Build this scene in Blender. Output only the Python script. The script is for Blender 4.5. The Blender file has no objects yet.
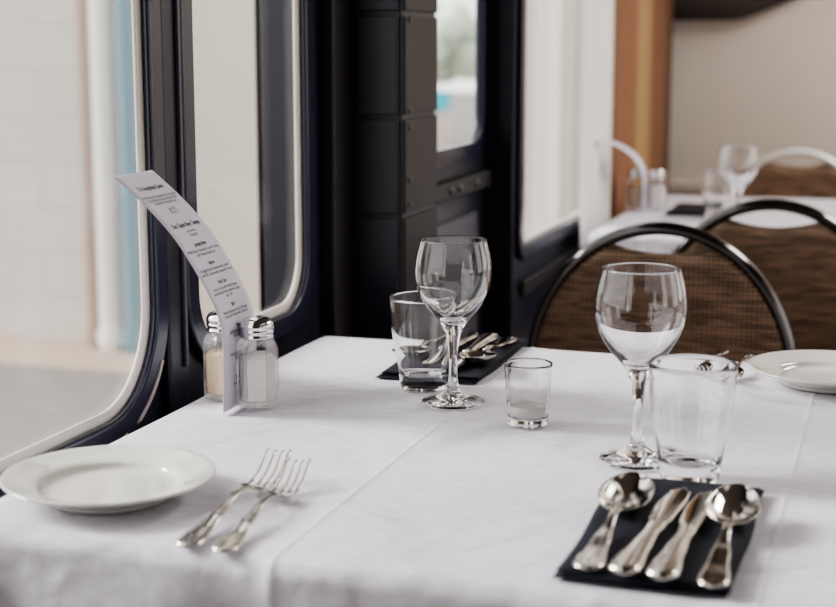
import bpy, bmesh, math, random
from mathutils import Vector, Matrix
random.seed(7)
C = bpy.context.scene.collection
T = 0.75                      # table height
PI = math.pi

# ------------------------------------------------------------------ materials
def mat(name):
    m = bpy.data.materials.new(name); m.use_nodes = True
    nt = m.node_tree
    return m, nt, nt.nodes['Principled BSDF']

def simple(name, col, rough=.5, metal=0., spec=.5, bump=0., bscale=40., var=0., vscale=4., coat=0.):
    m, nt, p = mat(name)
    p.inputs['Base Color'].default_value = (*col, 1)
    p.inputs['Roughness'].default_value = rough
    p.inputs['Metallic'].default_value = metal
    p.inputs['Specular IOR Level'].default_value = spec
    p.inputs['Coat Weight'].default_value = coat
    tc = nt.nodes.new('ShaderNodeTexCoord')
    if var > 0:
        n = nt.nodes.new('ShaderNodeTexNoise'); n.inputs['Scale'].default_value = vscale; n.inputs['Detail'].default_value = 5
        r = nt.nodes.new('ShaderNodeValToRGB')
        r.color_ramp.elements[0].position = .3; r.color_ramp.elements[1].position = .7
        r.color_ramp.elements[0].color = (*[c * (1 - var) for c in col], 1)
        r.color_ramp.elements[1].color = (*[min(1, c * (1 + var)) for c in col], 1)
        nt.links.new(tc.outputs['Object'], n.inputs['Vector']); nt.links.new(n.outputs['Fac'], r.inputs['Fac'])
        nt.links.new(r.outputs['Color'], p.inputs['Base Color'])
    if bump > 0:
        n = nt.nodes.new('ShaderNodeTexNoise'); n.inputs['Scale'].default_value = bscale; n.inputs['Detail'].default_value = 6
        b = nt.nodes.new('ShaderNodeBump'); b.inputs['Strength'].default_value = bump; b.inputs['Distance'].default_value = .002
        nt.links.new(tc.outputs['Object'], n.inputs['Vector']); nt.links.new(n.outputs['Fac'], b.inputs['Height'])
        nt.links.new(b.outputs['Normal'], p.inputs['Normal'])
    return m

def glass_mat(name, rough=0.0, tint=(1, 1, 1), wobble=0.0, mixt=0.0):
    m = bpy.data.materials.new(name); m.use_nodes = True; nt = m.node_tree; nt.nodes.clear()
    o = nt.nodes.new('ShaderNodeOutputMaterial'); g = nt.nodes.new('ShaderNodeBsdfGlass')
    g.inputs['Color'].default_value = (*tint, 1); g.inputs['Roughness'].default_value = rough; g.inputs['IOR'].default_value = 1.5
    if wobble:
        tc = nt.nodes.new('ShaderNodeTexCoord'); n = nt.nodes.new('ShaderNodeTexNoise'); n.inputs['Scale'].default_value = 90
        b = nt.nodes.new('ShaderNodeBump'); b.inputs['Strength'].default_value = wobble; b.inputs['Distance'].default_value = .001
        nt.links.new(tc.outputs['Object'], n.inputs['Vector']); nt.links.new(n.outputs['Fac'], b.inputs['Height'])
        nt.links.new(b.outputs['Normal'], g.inputs['Normal'])
    if mixt:
        t = nt.nodes.new('ShaderNodeBsdfTransparent'); mx = nt.nodes.new('ShaderNodeMixShader'); mx.inputs[0].default_value = mixt
        nt.links.new(g.outputs[0], mx.inputs[1]); nt.links.new(t.outputs[0], mx.inputs[2]); g = mx
    nt.links.new(g.outputs[0], o.inputs['Surface'])
    return m

def pane_mat(name, haze=0.0):
    m = bpy.data.materials.new(name); m.use_nodes = True; nt = m.node_tree; nt.nodes.clear()
    o = nt.nodes.new('ShaderNodeOutputMaterial'); t = nt.nodes.new('ShaderNodeBsdfTransparent'); g = nt.nodes.new('ShaderNodeBsdfGlossy')
    g.inputs['Roughness'].default_value = .02
    lw = nt.nodes.new('ShaderNodeLayerWeight'); lw.inputs['Blend'].default_value = .5
    pw = nt.nodes.new('ShaderNodeMath'); pw.operation = 'POWER'; pw.inputs[1].default_value = 5
    f = nt.nodes.new('ShaderNodeMath'); f.operation = 'MULTIPLY_ADD'; f.inputs[1].default_value = .16; f.inputs[2].default_value = .02
    nt.links.new(lw.outputs['Facing'], pw.inputs[0]); nt.links.new(pw.outputs[0], f.inputs[0])
    mx = nt.nodes.new('ShaderNodeMixShader')
    nt.links.new(f.outputs[0], mx.inputs[0]); nt.links.new(t.outputs[0], mx.inputs[1]); nt.links.new(g.outputs[0], mx.inputs[2])
    last = mx
    if haze:  # diffuse share paints a pale reflection veil over the pane
        d = nt.nodes.new('ShaderNodeBsdfDiffuse'); d.inputs['Color'].default_value = (.8, .76, .72, 1)
        m2 = nt.nodes.new('ShaderNodeMixShader'); m2.inputs[0].default_value = haze
        nt.links.new(mx.outputs[0], m2.inputs[1]); nt.links.new(d.outputs[0], m2.inputs[2]); last = m2
    nt.links.new(last.outputs[0], o.inputs['Surface'])
    return m

def film_mat(name, col, fac):
    m = bpy.data.materials.new(name); m.use_nodes = True; nt = m.node_tree; nt.nodes.clear()
    o = nt.nodes.new('ShaderNodeOutputMaterial'); t = nt.nodes.new('ShaderNodeBsdfTransparent'); d = nt.nodes.new('ShaderNodeBsdfDiffuse')
    d.inputs['Color'].default_value = (*col, 1); mx = nt.nodes.new('ShaderNodeMixShader')
    tc = nt.nodes.new('ShaderNodeTexCoord'); sx = nt.nodes.new('ShaderNodeSeparateXYZ'); nt.links.new(tc.outputs['Object'], sx.inputs[0])
    mr = nt.nodes.new('ShaderNodeMapRange'); mr.inputs['From Min'].default_value = .040; mr.inputs['From Max'].default_value = .020
    mr.inputs['To Max'].default_value = fac; nt.links.new(sx.outputs['Z'], mr.inputs['Value'])
    n = nt.nodes.new('ShaderNodeTexNoise'); n.inputs['Scale'].default_value = 60; nt.links.new(tc.outputs['Object'], n.inputs['Vector'])
    mu = nt.nodes.new('ShaderNodeMath'); mu.operation = 'MULTIPLY'; nt.links.new(mr.outputs[0], mu.inputs[0]); nt.links.new(n.outputs['Fac'], mu.inputs[1])
    nt.links.new(mu.outputs[0], mx.inputs[0]); nt.links.new(t.outputs[0], mx.inputs[1]); nt.links.new(d.outputs[0], mx.inputs[2])
    nt.links.new(mx.outputs[0], o.inputs['Surface']); return m

def weave_mat(name):
    m, nt, p = mat(name)
    p.inputs['Roughness'].default_value = .8
    tc = nt.nodes.new('ShaderNodeTexCoord')
    mp = nt.nodes.new('ShaderNodeMapping'); nt.links.new(tc.outputs['Object'], mp.inputs['Vector'])
    def band(axis, scale, dist):
        w = nt.nodes.new('ShaderNodeTexWave'); w.wave_type = 'BANDS'; w.bands_direction = axis
        w.inputs['Scale'].default_value = scale; w.inputs['Distortion'].default_value = dist
        w.inputs['Detail'].default_value = 3; w.inputs['Detail Scale'].default_value = 1.2
        nt.links.new(mp.outputs[0], w.inputs['Vector']); return w.outputs['Fac']
    h = band('Z', 52, 1.5); v = band('X', 44, 1.5); m2 = nt.nodes.new('ShaderNodeMapping'); m2.inputs['Scale'].default_value = (14, 14, 110); nt.links.new(tc.outputs['Object'], m2.inputs['Vector'])
    nn = nt.nodes.new('ShaderNodeTexNoise'); nn.inputs['Scale'].default_value = 1.6; nn.inputs['Detail'].default_value = 4; nt.links.new(m2.outputs[0], nn.inputs['Vector'])
    nr = nt.nodes.new('ShaderNodeMapRange'); nr.inputs['From Min'].default_value = .35; nr.inputs['From Max'].default_value = .62; nt.links.new(nn.outputs['Fac'], nr.inputs['Value']); h2 = nr.outputs[0]
    def mth(op, a, b):
        n = nt.nodes.new('ShaderNodeMath'); n.operation = op
        for i, s in enumerate((a, b)):
            if isinstance(s, float): n.inputs[i].default_value = s
            else: nt.links.new(s, n.inputs[i])
        return n.outputs[0]
    s = mth('MULTIPLY', mth('ADD', mth('MULTIPLY', h, .55), .45), mth('ADD', mth('MULTIPLY', v, .35), .65))
    s = mth('MULTIPLY', s, mth('ADD', mth('MULTIPLY', h2, .6), .5))
    r = nt.nodes.new('ShaderNodeValToRGB')
    r.color_ramp.elements[0].position = .12; r.color_ramp.elements[0].color = (.035, .020, .014, 1)
    r.color_ramp.elements[1].position = .85; r.color_ramp.elements[1].color = (.36, .225, .145, 1)
    nt.links.new(s, r.inputs['Fac']); nt.links.new(r.outputs['Color'], p.inputs['Base Color'])
    b = nt.nodes.new('ShaderNodeBump'); b.inputs['Strength'].default_value = .5; b.inputs['Distance'].default_value = .001
    nt.links.new(s, b.inputs['Height']); nt.links.new(b.outputs['Normal'], p.inputs['Normal'])
    return m

def cloth_mat(name):
    m, nt, p = mat(name)
    p.inputs['Roughness'].default_value = .85; p.inputs['Specular IOR Level'].default_value = .25
    p.inputs['Sheen Weight'].default_value = .15
    tc = nt.nodes.new('ShaderNodeTexCoord')
    mp = nt.nodes.new('ShaderNodeMapping'); mp.inputs['Scale'].default_value = (1.0, 5.0, 1.0)
    nt.links.new(tc.outputs['Object'], mp.inputs['Vector'])
    n1 = nt.nodes.new('ShaderNodeTexNoise'); n1.inputs['Scale'].default_value = 38; n1.inputs['Detail'].default_value = 7; n1.inputs['Roughness'].default_value = .65
    nt.links.new(mp.outputs[0], n1.inputs['Vector'])
    n2 = nt.nodes.new('ShaderNodeTexNoise'); n2.inputs['Scale'].default_value = 5; n2.inputs['Detail'].default_value = 3; n2.inputs['Distortion'].default_value = .8
    nt.links.new(tc.outputs['Object'], n2.inputs['Vector'])
    b1 = nt.nodes.new('ShaderNodeBump'); b1.inputs['Strength'].default_value = .6; b1.inputs['Distance'].default_value = .002
    b2 = nt.nodes.new('ShaderNodeBump'); b2.inputs['Strength'].default_value = .8; b2.inputs['Distance'].default_value = .02
    nt.links.new(n1.outputs['Fac'], b1.inputs['Height']); nt.links.new(n2.outputs['Fac'], b2.inputs['Height'])
    nt.links.new(b2.outputs['Normal'], b1.inputs['Normal']); nt.links.new(b1.outputs['Normal'], p.inputs['Normal'])
    r = nt.nodes.new('ShaderNodeValToRGB')
    r.color_ramp.elements[0].position = .3; r.color_ramp.elements[0].color = (.62, .59, .645, 1)
    r.color_ramp.elements[1].position = .65; r.color_ramp.elements[1].color = (.80, .775, .845, 1)
    nt.links.new(n1.outputs['Fac'], r.inputs['Fac']); nt.links.new(r.outputs['Color'], p.inputs['Base Color'])
    return m

def grain_mat(name, c1, c2):
    m, nt, p = mat(name)
    p.inputs['Roughness'].default_value = .8
    tc = nt.nodes.new('ShaderNodeTexCoord')
    n = nt.nodes.new('ShaderNodeTexVoronoi'); n.inputs['Scale'].default_value = 700
    r = nt.nodes.new('ShaderNodeValToRGB'); r.color_ramp.elements[0].color = (*c1, 1); r.color_ramp.elements[1].color = (*c2, 1)
    nt.links.new(tc.outputs['Object'], n.inputs['Vector']); nt.links.new(n.outputs['Color'], r.inputs['Fac'])
    nt.links.new(r.outputs['Color'], p.inputs['Base Color'])
    b = nt.nodes.new('ShaderNodeBump'); b.inputs['Strength'].default_value = .5; b.inputs['Distance'].default_value = .001
    nt.links.new(n.outputs['Distance'], b.inputs['Height']); nt.links.new(b.outputs['Normal'], p.inputs['Normal'])
    return m

def block_mat(name):
    m, nt, p = mat(name)
    p.inputs['Roughness'].default_value = .9
    tc = nt.nodes.new('ShaderNodeTexCoord')
    sx = nt.nodes.new('ShaderNodeSeparateXYZ'); cb = nt.nodes.new('ShaderNodeCombineXYZ')
    nt.links.new(tc.outputs['Object'], sx.inputs[0]); nt.links.new(sx.outputs['X'], cb.inputs['X']); nt.links.new(sx.outputs['Z'], cb.inputs['Y'])
    br = nt.nodes.new('ShaderNodeTexBrick'); br.inputs['Scale'].default_value = 1
    br.inputs['Brick Width'].default_value = .42; br.inputs['Row Height'].default_value = .2
    br.inputs['Mortar Size'].default_value = .006; br.inputs['Mortar Smooth'].default_value = .6
    br.inputs['Color1'].default_value = (.64, .60, .56, 1); br.inputs['Color2'].default_value = (.61, .575, .53, 1)
    br.inputs['Mortar'].default_value = (.46, .43, .40, 1)
    nt.links.new(cb.outputs[0], br.inputs['Vector']); nt.links.new(br.outputs['Color'], p.inputs['Base Color'])
    return m

def stripe_mat(name, cols, scale, axis=0):
    """soft vertical stripes across the given object axis"""
    m, nt, p = mat(name)
    p.inputs['Roughness'].default_value = .75
    tc = nt.nodes.new('ShaderNodeTexCoord'); sx = nt.nodes.new('ShaderNodeSeparateXYZ')
    nt.links.new(tc.outputs['Object'], sx.inputs[0])
    mu = nt.nodes.new('ShaderNodeMath'); mu.operation = 'MULTIPLY'; mu.inputs[1].default_value = scale
    nt.links.new(sx.outputs[axis], mu.inputs[0])
    r = nt.nodes.new('ShaderNodeValToRGB'); els = r.color_ramp.elements
    for i, (pos, c) in enumerate(cols):
        e = els[i] if i < 2 else els.new(pos)
        e.position = pos; e.color = (*c, 1)
    nt.links.new(mu.outputs[0], r.inputs['Fac']); nt.links.new(r.outputs['Color'], p.inputs['Base Color'])
    return m

M = dict(
    cloth=cloth_mat('white_linen'),
    china=simple('white_china', (.66, .65, .60), .08, spec=.6, coat=.3),
    steel=simple('polished_cutlery_steel', (.66, .63, .585), .09, 1.0, bump=.04, bscale=60),
    chrome=simple('polished_chrome', (.82, .82, .82), .12, 1.0),
    frame_chrome=simple('chrome_with_dark_reflection', (.13, .125, .125), .13, 1.0),  # reflection of the dark room put into the chrome colour
    window_lit_chrome=simple('chrome_with_window_reflection', (.95, .94, .92), .40, .25),  # same chrome, with the window's reflection put into its colour
    black=simple('black_napkin_cloth', (.012, .013, .022), .85, bump=.5, bscale=350, spec=.3),
    glass=glass_mat('clear_glass'),
    cut=glass_mat('wavy_foot_glass', wobble=.35),
    shaker=glass_mat('shaker_glass', mixt=.60),
    sootfilm=film_mat('soot_film', (.20, .13, .08), .45),
    wax=simple('white_candle_wax', (.80, .77, .73), .5),
    soot=glass_mat('sooty_glass', .12, (.93, .88, .82)),
    salt=grain_mat('salt_grains', (.93, .89, .84), (1, .99, .97)),
    pepper=grain_mat('white_pepper', (.62, .47, .28), (.88, .74, .52)),
    paper=simple('menu_paper', (.70, .655, .75), .7),
    ink=simple('menu_ink', (.03, .03, .04), .8),
    weave=weave_mat('brown_woven_upholstery'),
    navy=simple('glossy_navy_paint', (.013, .014, .026), .34, spec=.5, bump=.15, bscale=30),
    navy_rim=simple('gloss_navy_frame_paint', (.02, .022, .045), .18, spec=.6, bump=.1, bscale=60),
    umber=simple('dark_umber_paint', (.024, .0215, .0215), .5, spec=.4),
    cream=simple('cream_gasket_paint', (.78, .74, .66), .45),
    worn_highlight=simple('worn_grey_highlight', (.42, .37, .34), .5, bump=.4, bscale=200),  # chipped paint and rim highlight in one pale colour
    soot_paint=simple('matt_black_paint', (.006, .006, .006), .9, spec=.1),
    purple=simple('grey_violet_panel', (.085, .08, .10), .4),
    beige=simple('beige_wall_paint', (.72, .655, .575), .75, var=.03),
    dado=simple('beige_dado_paint', (.63, .57, .49), .6),
    ceiling=simple('ceiling_paint', (.16, .14, .125), .8),
    floor=simple('red_brown_carpet', (.16, .075, .06), .95, var=.2, vscale=30, bump=.5, bscale=300),
    pane=pane_mat('window_glass'),
    pane_haze=pane_mat('reflection_veil_glass', .05),  # reflection veil mixed into the glass shader
    block=block_mat('painted_block_wall'),
    creamwall=simple('cream_render', (.66, .62, .54), .9, var=.02, vscale=2),
    asphalt=simple('grey_platform_asphalt', (.19, .18, .165), .9, var=.12, vscale=12),
    tan=simple('tan_paving', (.42, .33, .26), .9, var=.05, vscale=6),
    whitepaint=simple('white_pipe_paint', (.82, .80, .76), .5),
    brownmetal=simple('brown_conduit_paint', (.42, .33, .27), .6),
    blue=simple('faded_blue_paint', (.12, .24, .31), .6),
    blind=stripe_mat('pale_blind_fabric', [(0, (.60, .57, .50)), (.28, (.62, .59, .52)), (.42, (.80, .78, .73)), (.55, (.66, .63, .56)), (1, (.62, .59, .53))], 1 / .6, 1),
    sheer=simple('white_curtain_fabric', (.80, .79, .78), .8),
    bcurt=stripe_mat('brown_curtain_fabric', [(0, (.20, .09, .045)), (.30, (.24, .11, .055)), (.45, (.36, .23, .10)), (.60, (.22, .10, .05)), (1, (.10, .05, .03))], 1 / .9, 1),
    taupe=simple('dark_taupe_fabric', (.06, .048, .042), .9),
    wood=simple('dark_wood', (.08, .05, .035), .5),
    black_metal=simple('black_metal', (.02, .02, .02), .4, 0.5),
    leaves=simple('pale_green_leaves', (.58, .66, .55), .8, var=.3, vscale=3),
    teal=simple('teal_sign_paint', (.05, .50, .62), .5),
    bolt=simple('painted_bolt', (.10, .095, .10), .3),
    holes=simple('shaker_hole_dark', (.01, .01, .01), .6),
)

# ------------------------------------------------------------------ helpers
def link(name, me, m=None, parent=None, loc=None):
    o = bpy.data.objects.new(name, me); C.objects.link(o)
    if m is not None: me.materials.append(m)
    if parent: o.parent = parent
    if loc: o.location = loc
    return o

def mesh(name, verts, faces, m, parent=None, smooth=True, loc=None, fixn=True):
    me = bpy.data.meshes.new(name); me.from_pydata([tuple(v) for v in verts], [], faces); me.update()
    if fixn:
        bm = bmesh.new(); bm.from_mesh(me); bmesh.ops.recalc_face_normals(bm, faces=bm.faces); bm.to_mesh(me); bm.free()
    if smooth: me.polygons.foreach_set('use_smooth', [True] * len(me.polygons))
    return link(name, me, m, parent, loc)

def from_bm(name, bm, m, parent=None, smooth=False, loc=None):
    me = bpy.data.meshes.new(name); bm.to_mesh(me); bm.free()
    if smooth: me.polygons.foreach_set('use_smooth', [True] * len(me.polygons))
    return link(name, me, m, parent, loc)

def box_bm(bm, x0, x1, y0, y1, z0, z1, bev=0.0, seg=2):
    r = bmesh.ops.create_cube(bm, size=1)
    vs = r['verts']
    for v in vs:
        v.co = Vector(((x0 + x1) / 2 + v.co.x * (x1 - x0), (y0 + y1) / 2 + v.co.y * (y1 - y0), (z0 + z1) / 2 + v.co.z * (z1 - z0)))
    if bev > 0:
        es = {e for v in vs for e in v.link_edges}
        bmesh.ops.bevel(bm, geom=list(es), offset=bev, segments=seg, affect='EDGES', profile=.5)
    return bm

def box(name, x0, x1, y0, y1, z0, z1, m, parent=None, bev=0.0):
    return from_bm(name, box_bm(bmesh.new(), x0, x1, y0, y1, z0, z1, bev), m, parent)

def lathe(name, prof, m, parent=None, seg=64, close=False, loc=None, flip=False, smooth=True, phase=0.):
    """prof: (r,z) ordered so that the solid lies to the left; outward normals computed explicitly"""
    verts, faces, rings = [], [], []
    for r, z in prof:
        if r < 1e-6:
            rings.append([len(verts)]); verts.append((0, 0, z))
        else:
            rings.append(list(range(len(verts), len(verts) + seg)))
            for k in range(seg):
                a = 2 * PI * k / seg + phase; verts.append((r * math.cos(a), r * math.sin(a), z))
    n = len(rings)
    for i in range(n if close else n - 1):
        A, B = rings[i], rings[(i + 1) % n]
        for k in range(seg):
            k2 = (k + 1) % seg
            if len(A) == 1 and len(B) == 1: continue
            if len(A) == 1: f = [A[0], B[k2], B[k]]
            elif len(B) == 1: f = [A[k], A[k2], B[0]]
            else: f = [A[k], A[k2], B[k2], B[k]]
            faces.append(f[::-1] if flip else f)
    return mesh(name, verts, faces, m, parent, smooth, loc, fixn=False)

def tube(name, pts, rad, m, parent=None, seg=12, rx=None, closed=False, loc=None):
    """round (or flattened) tube along a polyline; the second radius rx acts across the X-Z plane normal"""
    bm = bmesh.new(); rings = []
    n = len(pts); pts = [Vector(p) for p in pts]
    for i, p in enumerate(pts):
        a = pts[max(i - 1, 0)]; b = pts[min(i + 1, n - 1)]
        t = (b - a).normalized()
        up = Vector((0, 1, 0)) if abs(t.y) < .9 else Vector((1, 0, 0))
        s = t.cross(up).normalized(); u = s.cross(t).normalized()
        r2 = rx if rx else rad
        rings.append([bm.verts.new(p + s * rad * math.cos(2 * PI * k / seg) + u * r2 * math.sin(2 * PI * k / seg)) for k in range(seg)])
    for A, B in zip(rings, rings[1:]):
        for k in range(seg): bm.faces.new((A[k], A[(k + 1) % seg], B[(k + 1) % seg], B[k]))
    bm.faces.new(rings[0][::-1]); bm.faces.new(rings[-1])
    bmesh.ops.recalc_face_normals(bm, faces=bm.faces)
    return from_bm(name, bm, m, parent, True, loc)

def tag(o, label, cat, group=None, kind=None):
    if label: o['label'] = label
    if cat: o['category'] = cat
    if group: o['group'] = group
    if kind: o['kind'] = kind
    return o

def thing(name, label, cat, loc=(0, 0, 0), rz=0, group=None):
    o = bpy.data.objects.new(name, None); C.objects.link(o); o.empty_display_size = .02
    o.location = loc; o.rotation_euler = (0, 0, rz)
    return tag(o, label, cat, group)

def dup(root, loc, rz, label, group=None, scale=None):
    r = root.copy(); C.objects.link(r); r.location = loc; r.rotation_euler = (0, 0, rz)
    r['label'] = label
    if group: r['group'] = group
    if scale: r.scale = scale
    for ch in list(root.children):
        c = ch.copy(); C.objects.link(c); c.parent = r
        for g in list(ch.children):
            d = g.copy(); C.objects.link(d); d.parent = c
    return r

def structure(o):
    o['kind'] = 'structure'; return o

def rrect(y0, y1, z0, z1, r, n=10):
    pts = []
    for cy, cz, a0 in ((y1 - r, z1 - r, 0), (y0 + r, z1 - r, PI / 2), (y0 + r, z0 + r, PI), (y1 - r, z0 + r, 1.5 * PI)):
        for k in range(n + 1):
            a = a0 + PI / 2 * k / n
            pts.append((cy + r * math.cos(a), cz + r * math.sin(a)))
    return pts

def plate_yz(name, outer, holes, x, depth, m, parent=None, bev=0.0):
    """flat plate in the Y-Z plane (front face at x, going back to x-depth) with holes cut through"""
    cu = bpy.data.curves.new(name + '_c', 'CURVE'); cu.dimensions = '2D'; cu.fill_mode = 'BOTH'
    cu.extrude = depth / 2 - bev; cu.bevel_depth = bev; cu.bevel_resolution = 3
    for poly in [outer] + holes:
        s = cu.splines.new('POLY'); s.points.add(len(poly) - 1); s.use_cyclic_u = True
        for p, q in zip(s.points, poly): p.co = (q[0], q[1], 0, 1)
    tmp = bpy.data.objects.new('tmp', cu); C.objects.link(tmp)
    dg = bpy.context.evaluated_depsgraph_get()
    me = bpy.data.meshes.new_from_object(tmp.evaluated_get(dg))
    bpy.data.objects.remove(tmp); me.name = name
    # local (a,b,c) -> world (x - depth/2 + c, a, b)
    me.transform(Matrix(((0, 0, 1, x - depth / 2), (1, 0, 0, 0), (0, 1, 0, 0), (0, 0, 0, 1))))
    me.materials.clear()
    return link(name, me, m, parent)

# ------------------------------------------------------------------ camera
cam = bpy.data.cameras.new('camera'); co = bpy.data.objects.new('camera', cam); C.objects.link(co)
co.location = (0, 0, T + .3635)
co.rotation_euler = (math.radians(90 - 9.84), 0, math.radians(17.839))
cam.sensor_width = 36; cam.lens = 1500 * 36 / 836; cam.clip_start = .05
cam.dof.use_dof = True; cam.dof.focus_distance = 1.50; cam.dof.aperture_fstop = 5.0; cam.dof.aperture_blades = 0
bpy.context.scene.camera = co

# ------------------------------------------------------------------ setting
XA, XB, XD = -.735, -.64, -.69       # wall planes: window wall, far window wall, recessed door
ZC = T + 1.55                        # ceiling
structure(box('floor', -.9, 2.1, -1.6, 4.5, -.05, 0, M['floor']))
structure(box('ceiling', -.9, 2.1, -1.6, 4.5, ZC, ZC + .05, M['ceiling']))

W1 = (.35, 1.374, T - .008, T + .95)
W2 = (1.468, 1.792, T + .026, T + .95)
hole1 = rrect(*W1, .105); hole2 = rrect(*W2, .07)
structure(plate_yz('wall_left', [(-1.6, 0), (1.93, 0), (1.93, ZC), (-1.6, ZC)],
                   [hole1, hole2, rrect(-1.2, .22, T - .008, T + .95, .1)], XA, .010, M['navy']))
def ring(name, y0, y1, z0, z1, r, inner, outer, x, depth, m, parent, bev=.002):
    return plate_yz(name, rrect(y0 - outer, y1 + outer, z0 - outer, z1 + outer, r + outer),
                    [rrect(y0 + inner, y1 - inner, z0 + inner, z1 - inner, max(r - inner, .01))], x, depth, m, parent, bev)
def window(n, rect, r, x, haze=False, cream=.011):
    w = bpy.data.objects.new('window_%d' % n, None); C.objects.link(w); w.location = (0, 0, 0); structure(w)
    ring('gasket', *rect, r, cream, 0.0005, x + .0015, .005, M['cream'], w)
    ring('frame', *rect, r, -.0005, .022, x + .011, .010, M['navy_rim'], w, .004)
    y0, y1, z0, z1 = rect
    plate_yz('pane', rrect(y0 + cream - .002, y1 - cream + .002, z0 + cream - .002, z1 - cream + .002, r - cream), [], x - .005, .003, M['pane_haze' if haze else 'pane'], w)
    return w
window(1, W1, .105, XA, True)
window(2, W2, .07, XA)
window(3, (-1.2, .22, T - .008, T + .95), .1, XA)
w1 = bpy.data.objects['window_1']
def worn_highlight(name, y0, y1, z0, r, off, x, a0, a1, straight, rad, m, parent):
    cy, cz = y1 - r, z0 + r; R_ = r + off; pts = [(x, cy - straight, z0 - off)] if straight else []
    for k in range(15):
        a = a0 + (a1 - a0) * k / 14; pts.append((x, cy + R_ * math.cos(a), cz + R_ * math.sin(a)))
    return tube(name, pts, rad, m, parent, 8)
worn_highlight('worn_highlight_edge', .35, 1.374, T - .008, .105, .018, XA + .0105, -PI / 2, -PI / 2 + .25, .34, .0016, M['worn_highlight'], w1)  # pale strip: chipped paint together with a painted rim highlight
worn_highlight('worn_highlight_edge', .35, 1.374, T - .008, .105, .0195, XA + .0105, -1.15, -.50, 0, .0026, M['worn_highlight'], w1)
# pilaster between the first two windows, with its raised cover strip
structure(box('trim_1', XA, XA + .010, 1.398, 1.440, 0, ZC, M['navy'], bev=.003))
structure(box('trim_2', XA + .010, XA + .014, 1.428, 1.434, T + .02, ZC, M['purple'], bev=.001))
structure(box('trim_3', XA, XA + .02, 1.86, 1.925, 0, ZC, M['umber'], bev=.004))
# projecting pier with panel joints, its side face lined in umber
structure(box('trim_4', -.85, XB - .004, 1.93, 2.083, 0, ZC, M['navy'], bev=.003))
for i, (z0, z1) in enumerate(((0, T + .128), (T + .134, T + .262), (T + .268, T + .40), (T + .406, ZC))):
    structure(box('trim_%d' % (5 + i), XB - .006, XB, 1.934, 2.082, z0, z1, M['umber'], bev=.002))
    structure(box('trim_%d' % (15 + i), XA + .03, XB - .008, 1.924, 1.931, z0, z1, M['navy'], bev=.002))
pier_bolts = []
for z in (T + .145, T + .18, T + .25, T + .272, T + .395):
    bm = bmesh.new(); bmesh.ops.create_uvsphere(bm, u_segments=12, v_segments=8, radius=.004)
    o = from_bm('bolt', bm, M['bolt'], None, True, (XB, 1.95, z)); tag(o, None, None); pier_bolts.append(o)
for o, w in zip(pier_bolts, ('lowest', 'second lowest', 'middle', 'second highest', 'highest')):
    tag(o, 'small painted bolt head on the dark pier behind the glasses, ' + w + ' in its column', 'bolt', 'bolt heads on the pier')
# recessed door
DW = (2.12, 2.492, T + .192, T + .95)
door = bpy.data.objects.new('door_1', None); C.objects.link(door); structure(door)
plate_yz('door_leaf', [(2.083, .01), (2.53, .01), (2.53, ZC - .02), (2.083, ZC - .02)], [rrect(*DW, .06)], XD, .006, M['navy'], door)
ring('window_frame', *DW, .06, .004, .016, XD + .006, .012, M['navy_rim'], door, .003)
plate_yz('pane', rrect(2.124, 2.488, T + .196, T + .946, .056), [], XD - .003, .002, M['pane'], door)
box('rail', XD, XD + .014, 2.10, 2.52, T + .118, T + .148, M['umber'], door, .004)
box('lower_panel', XD, XD + .006, 2.13, 2.46, T - .2, T + .082, M['purple'], door, .003)
bm = bmesh.new()
for yy in (2.27, 2.32, 2.42):
    r = bmesh.ops.create_uvsphere(bm, u_segments=12, v_segments=8, radius=.008)
    bmesh.ops.translate(bm, verts=r['verts'], vec=(XD + .012, yy, T + .133))
from_bm('bolt', bm, M['bolt'], door, True)
structure(box('trim_9', XD - .02, XB + .001, 2.525, 2.548, 0, ZC, M['navy'], bev=.004))
# far window wall
W4 = (2.568, 3.17, T + .008, T + .95)
W5 = (3.30, 4.05, T - .05, T + .95)
structure(plate_yz('wall_left_far', [(2.545, 0), (4.2, 0), (4.2, ZC), (2.545, ZC)], [rrect(*W4, .012), rrect(*W5, .012)], XB, .010, M['navy']))
w4 = window(4, W4, .014, XB, False, .006)
w5 = window(5, W5, .014, XB, False, .006)
structure(box('trim_10', XB, XB + .01, 2.58, 4.18, T - .085, T - .055, M['umber'], bev=.004))
# end wall, dado rail, right wall with window openings, behind
structure(box('wall_end', -.75, 2.1, 4.2, 4.26, 0, ZC, M['beige']))
structure(box('baseboard_end', -.64, 2.0, 4.185, 4.2, 0, .12, M['wood'], bev=.003))
structure(box('trim_11', -.64, 2.0, 4.185, 4.2, T - .045, T - .015, M['dado'], bev=.004))
wr = structure(plate_yz('wall_right', [(-1.6, 0), (4.2, 0), (4.2, ZC), (-1.6, ZC)],
               [rrect(-1.2, -.7, T + .1, T + .8, .08), rrect(.35, .85, T + .1, T + .9, .08), rrect(1.6, 2.4, T, T + .9, .08), rrect(2.75, 3.9, T, T + 1.2, .08)], 2.06, .06, M['beige']))

structure(box('wall_back', -.9, 2.1, -1.66, -1.6, 0, ZC, M['wood']))  # unseen wall, added to cut the light from behind

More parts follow.
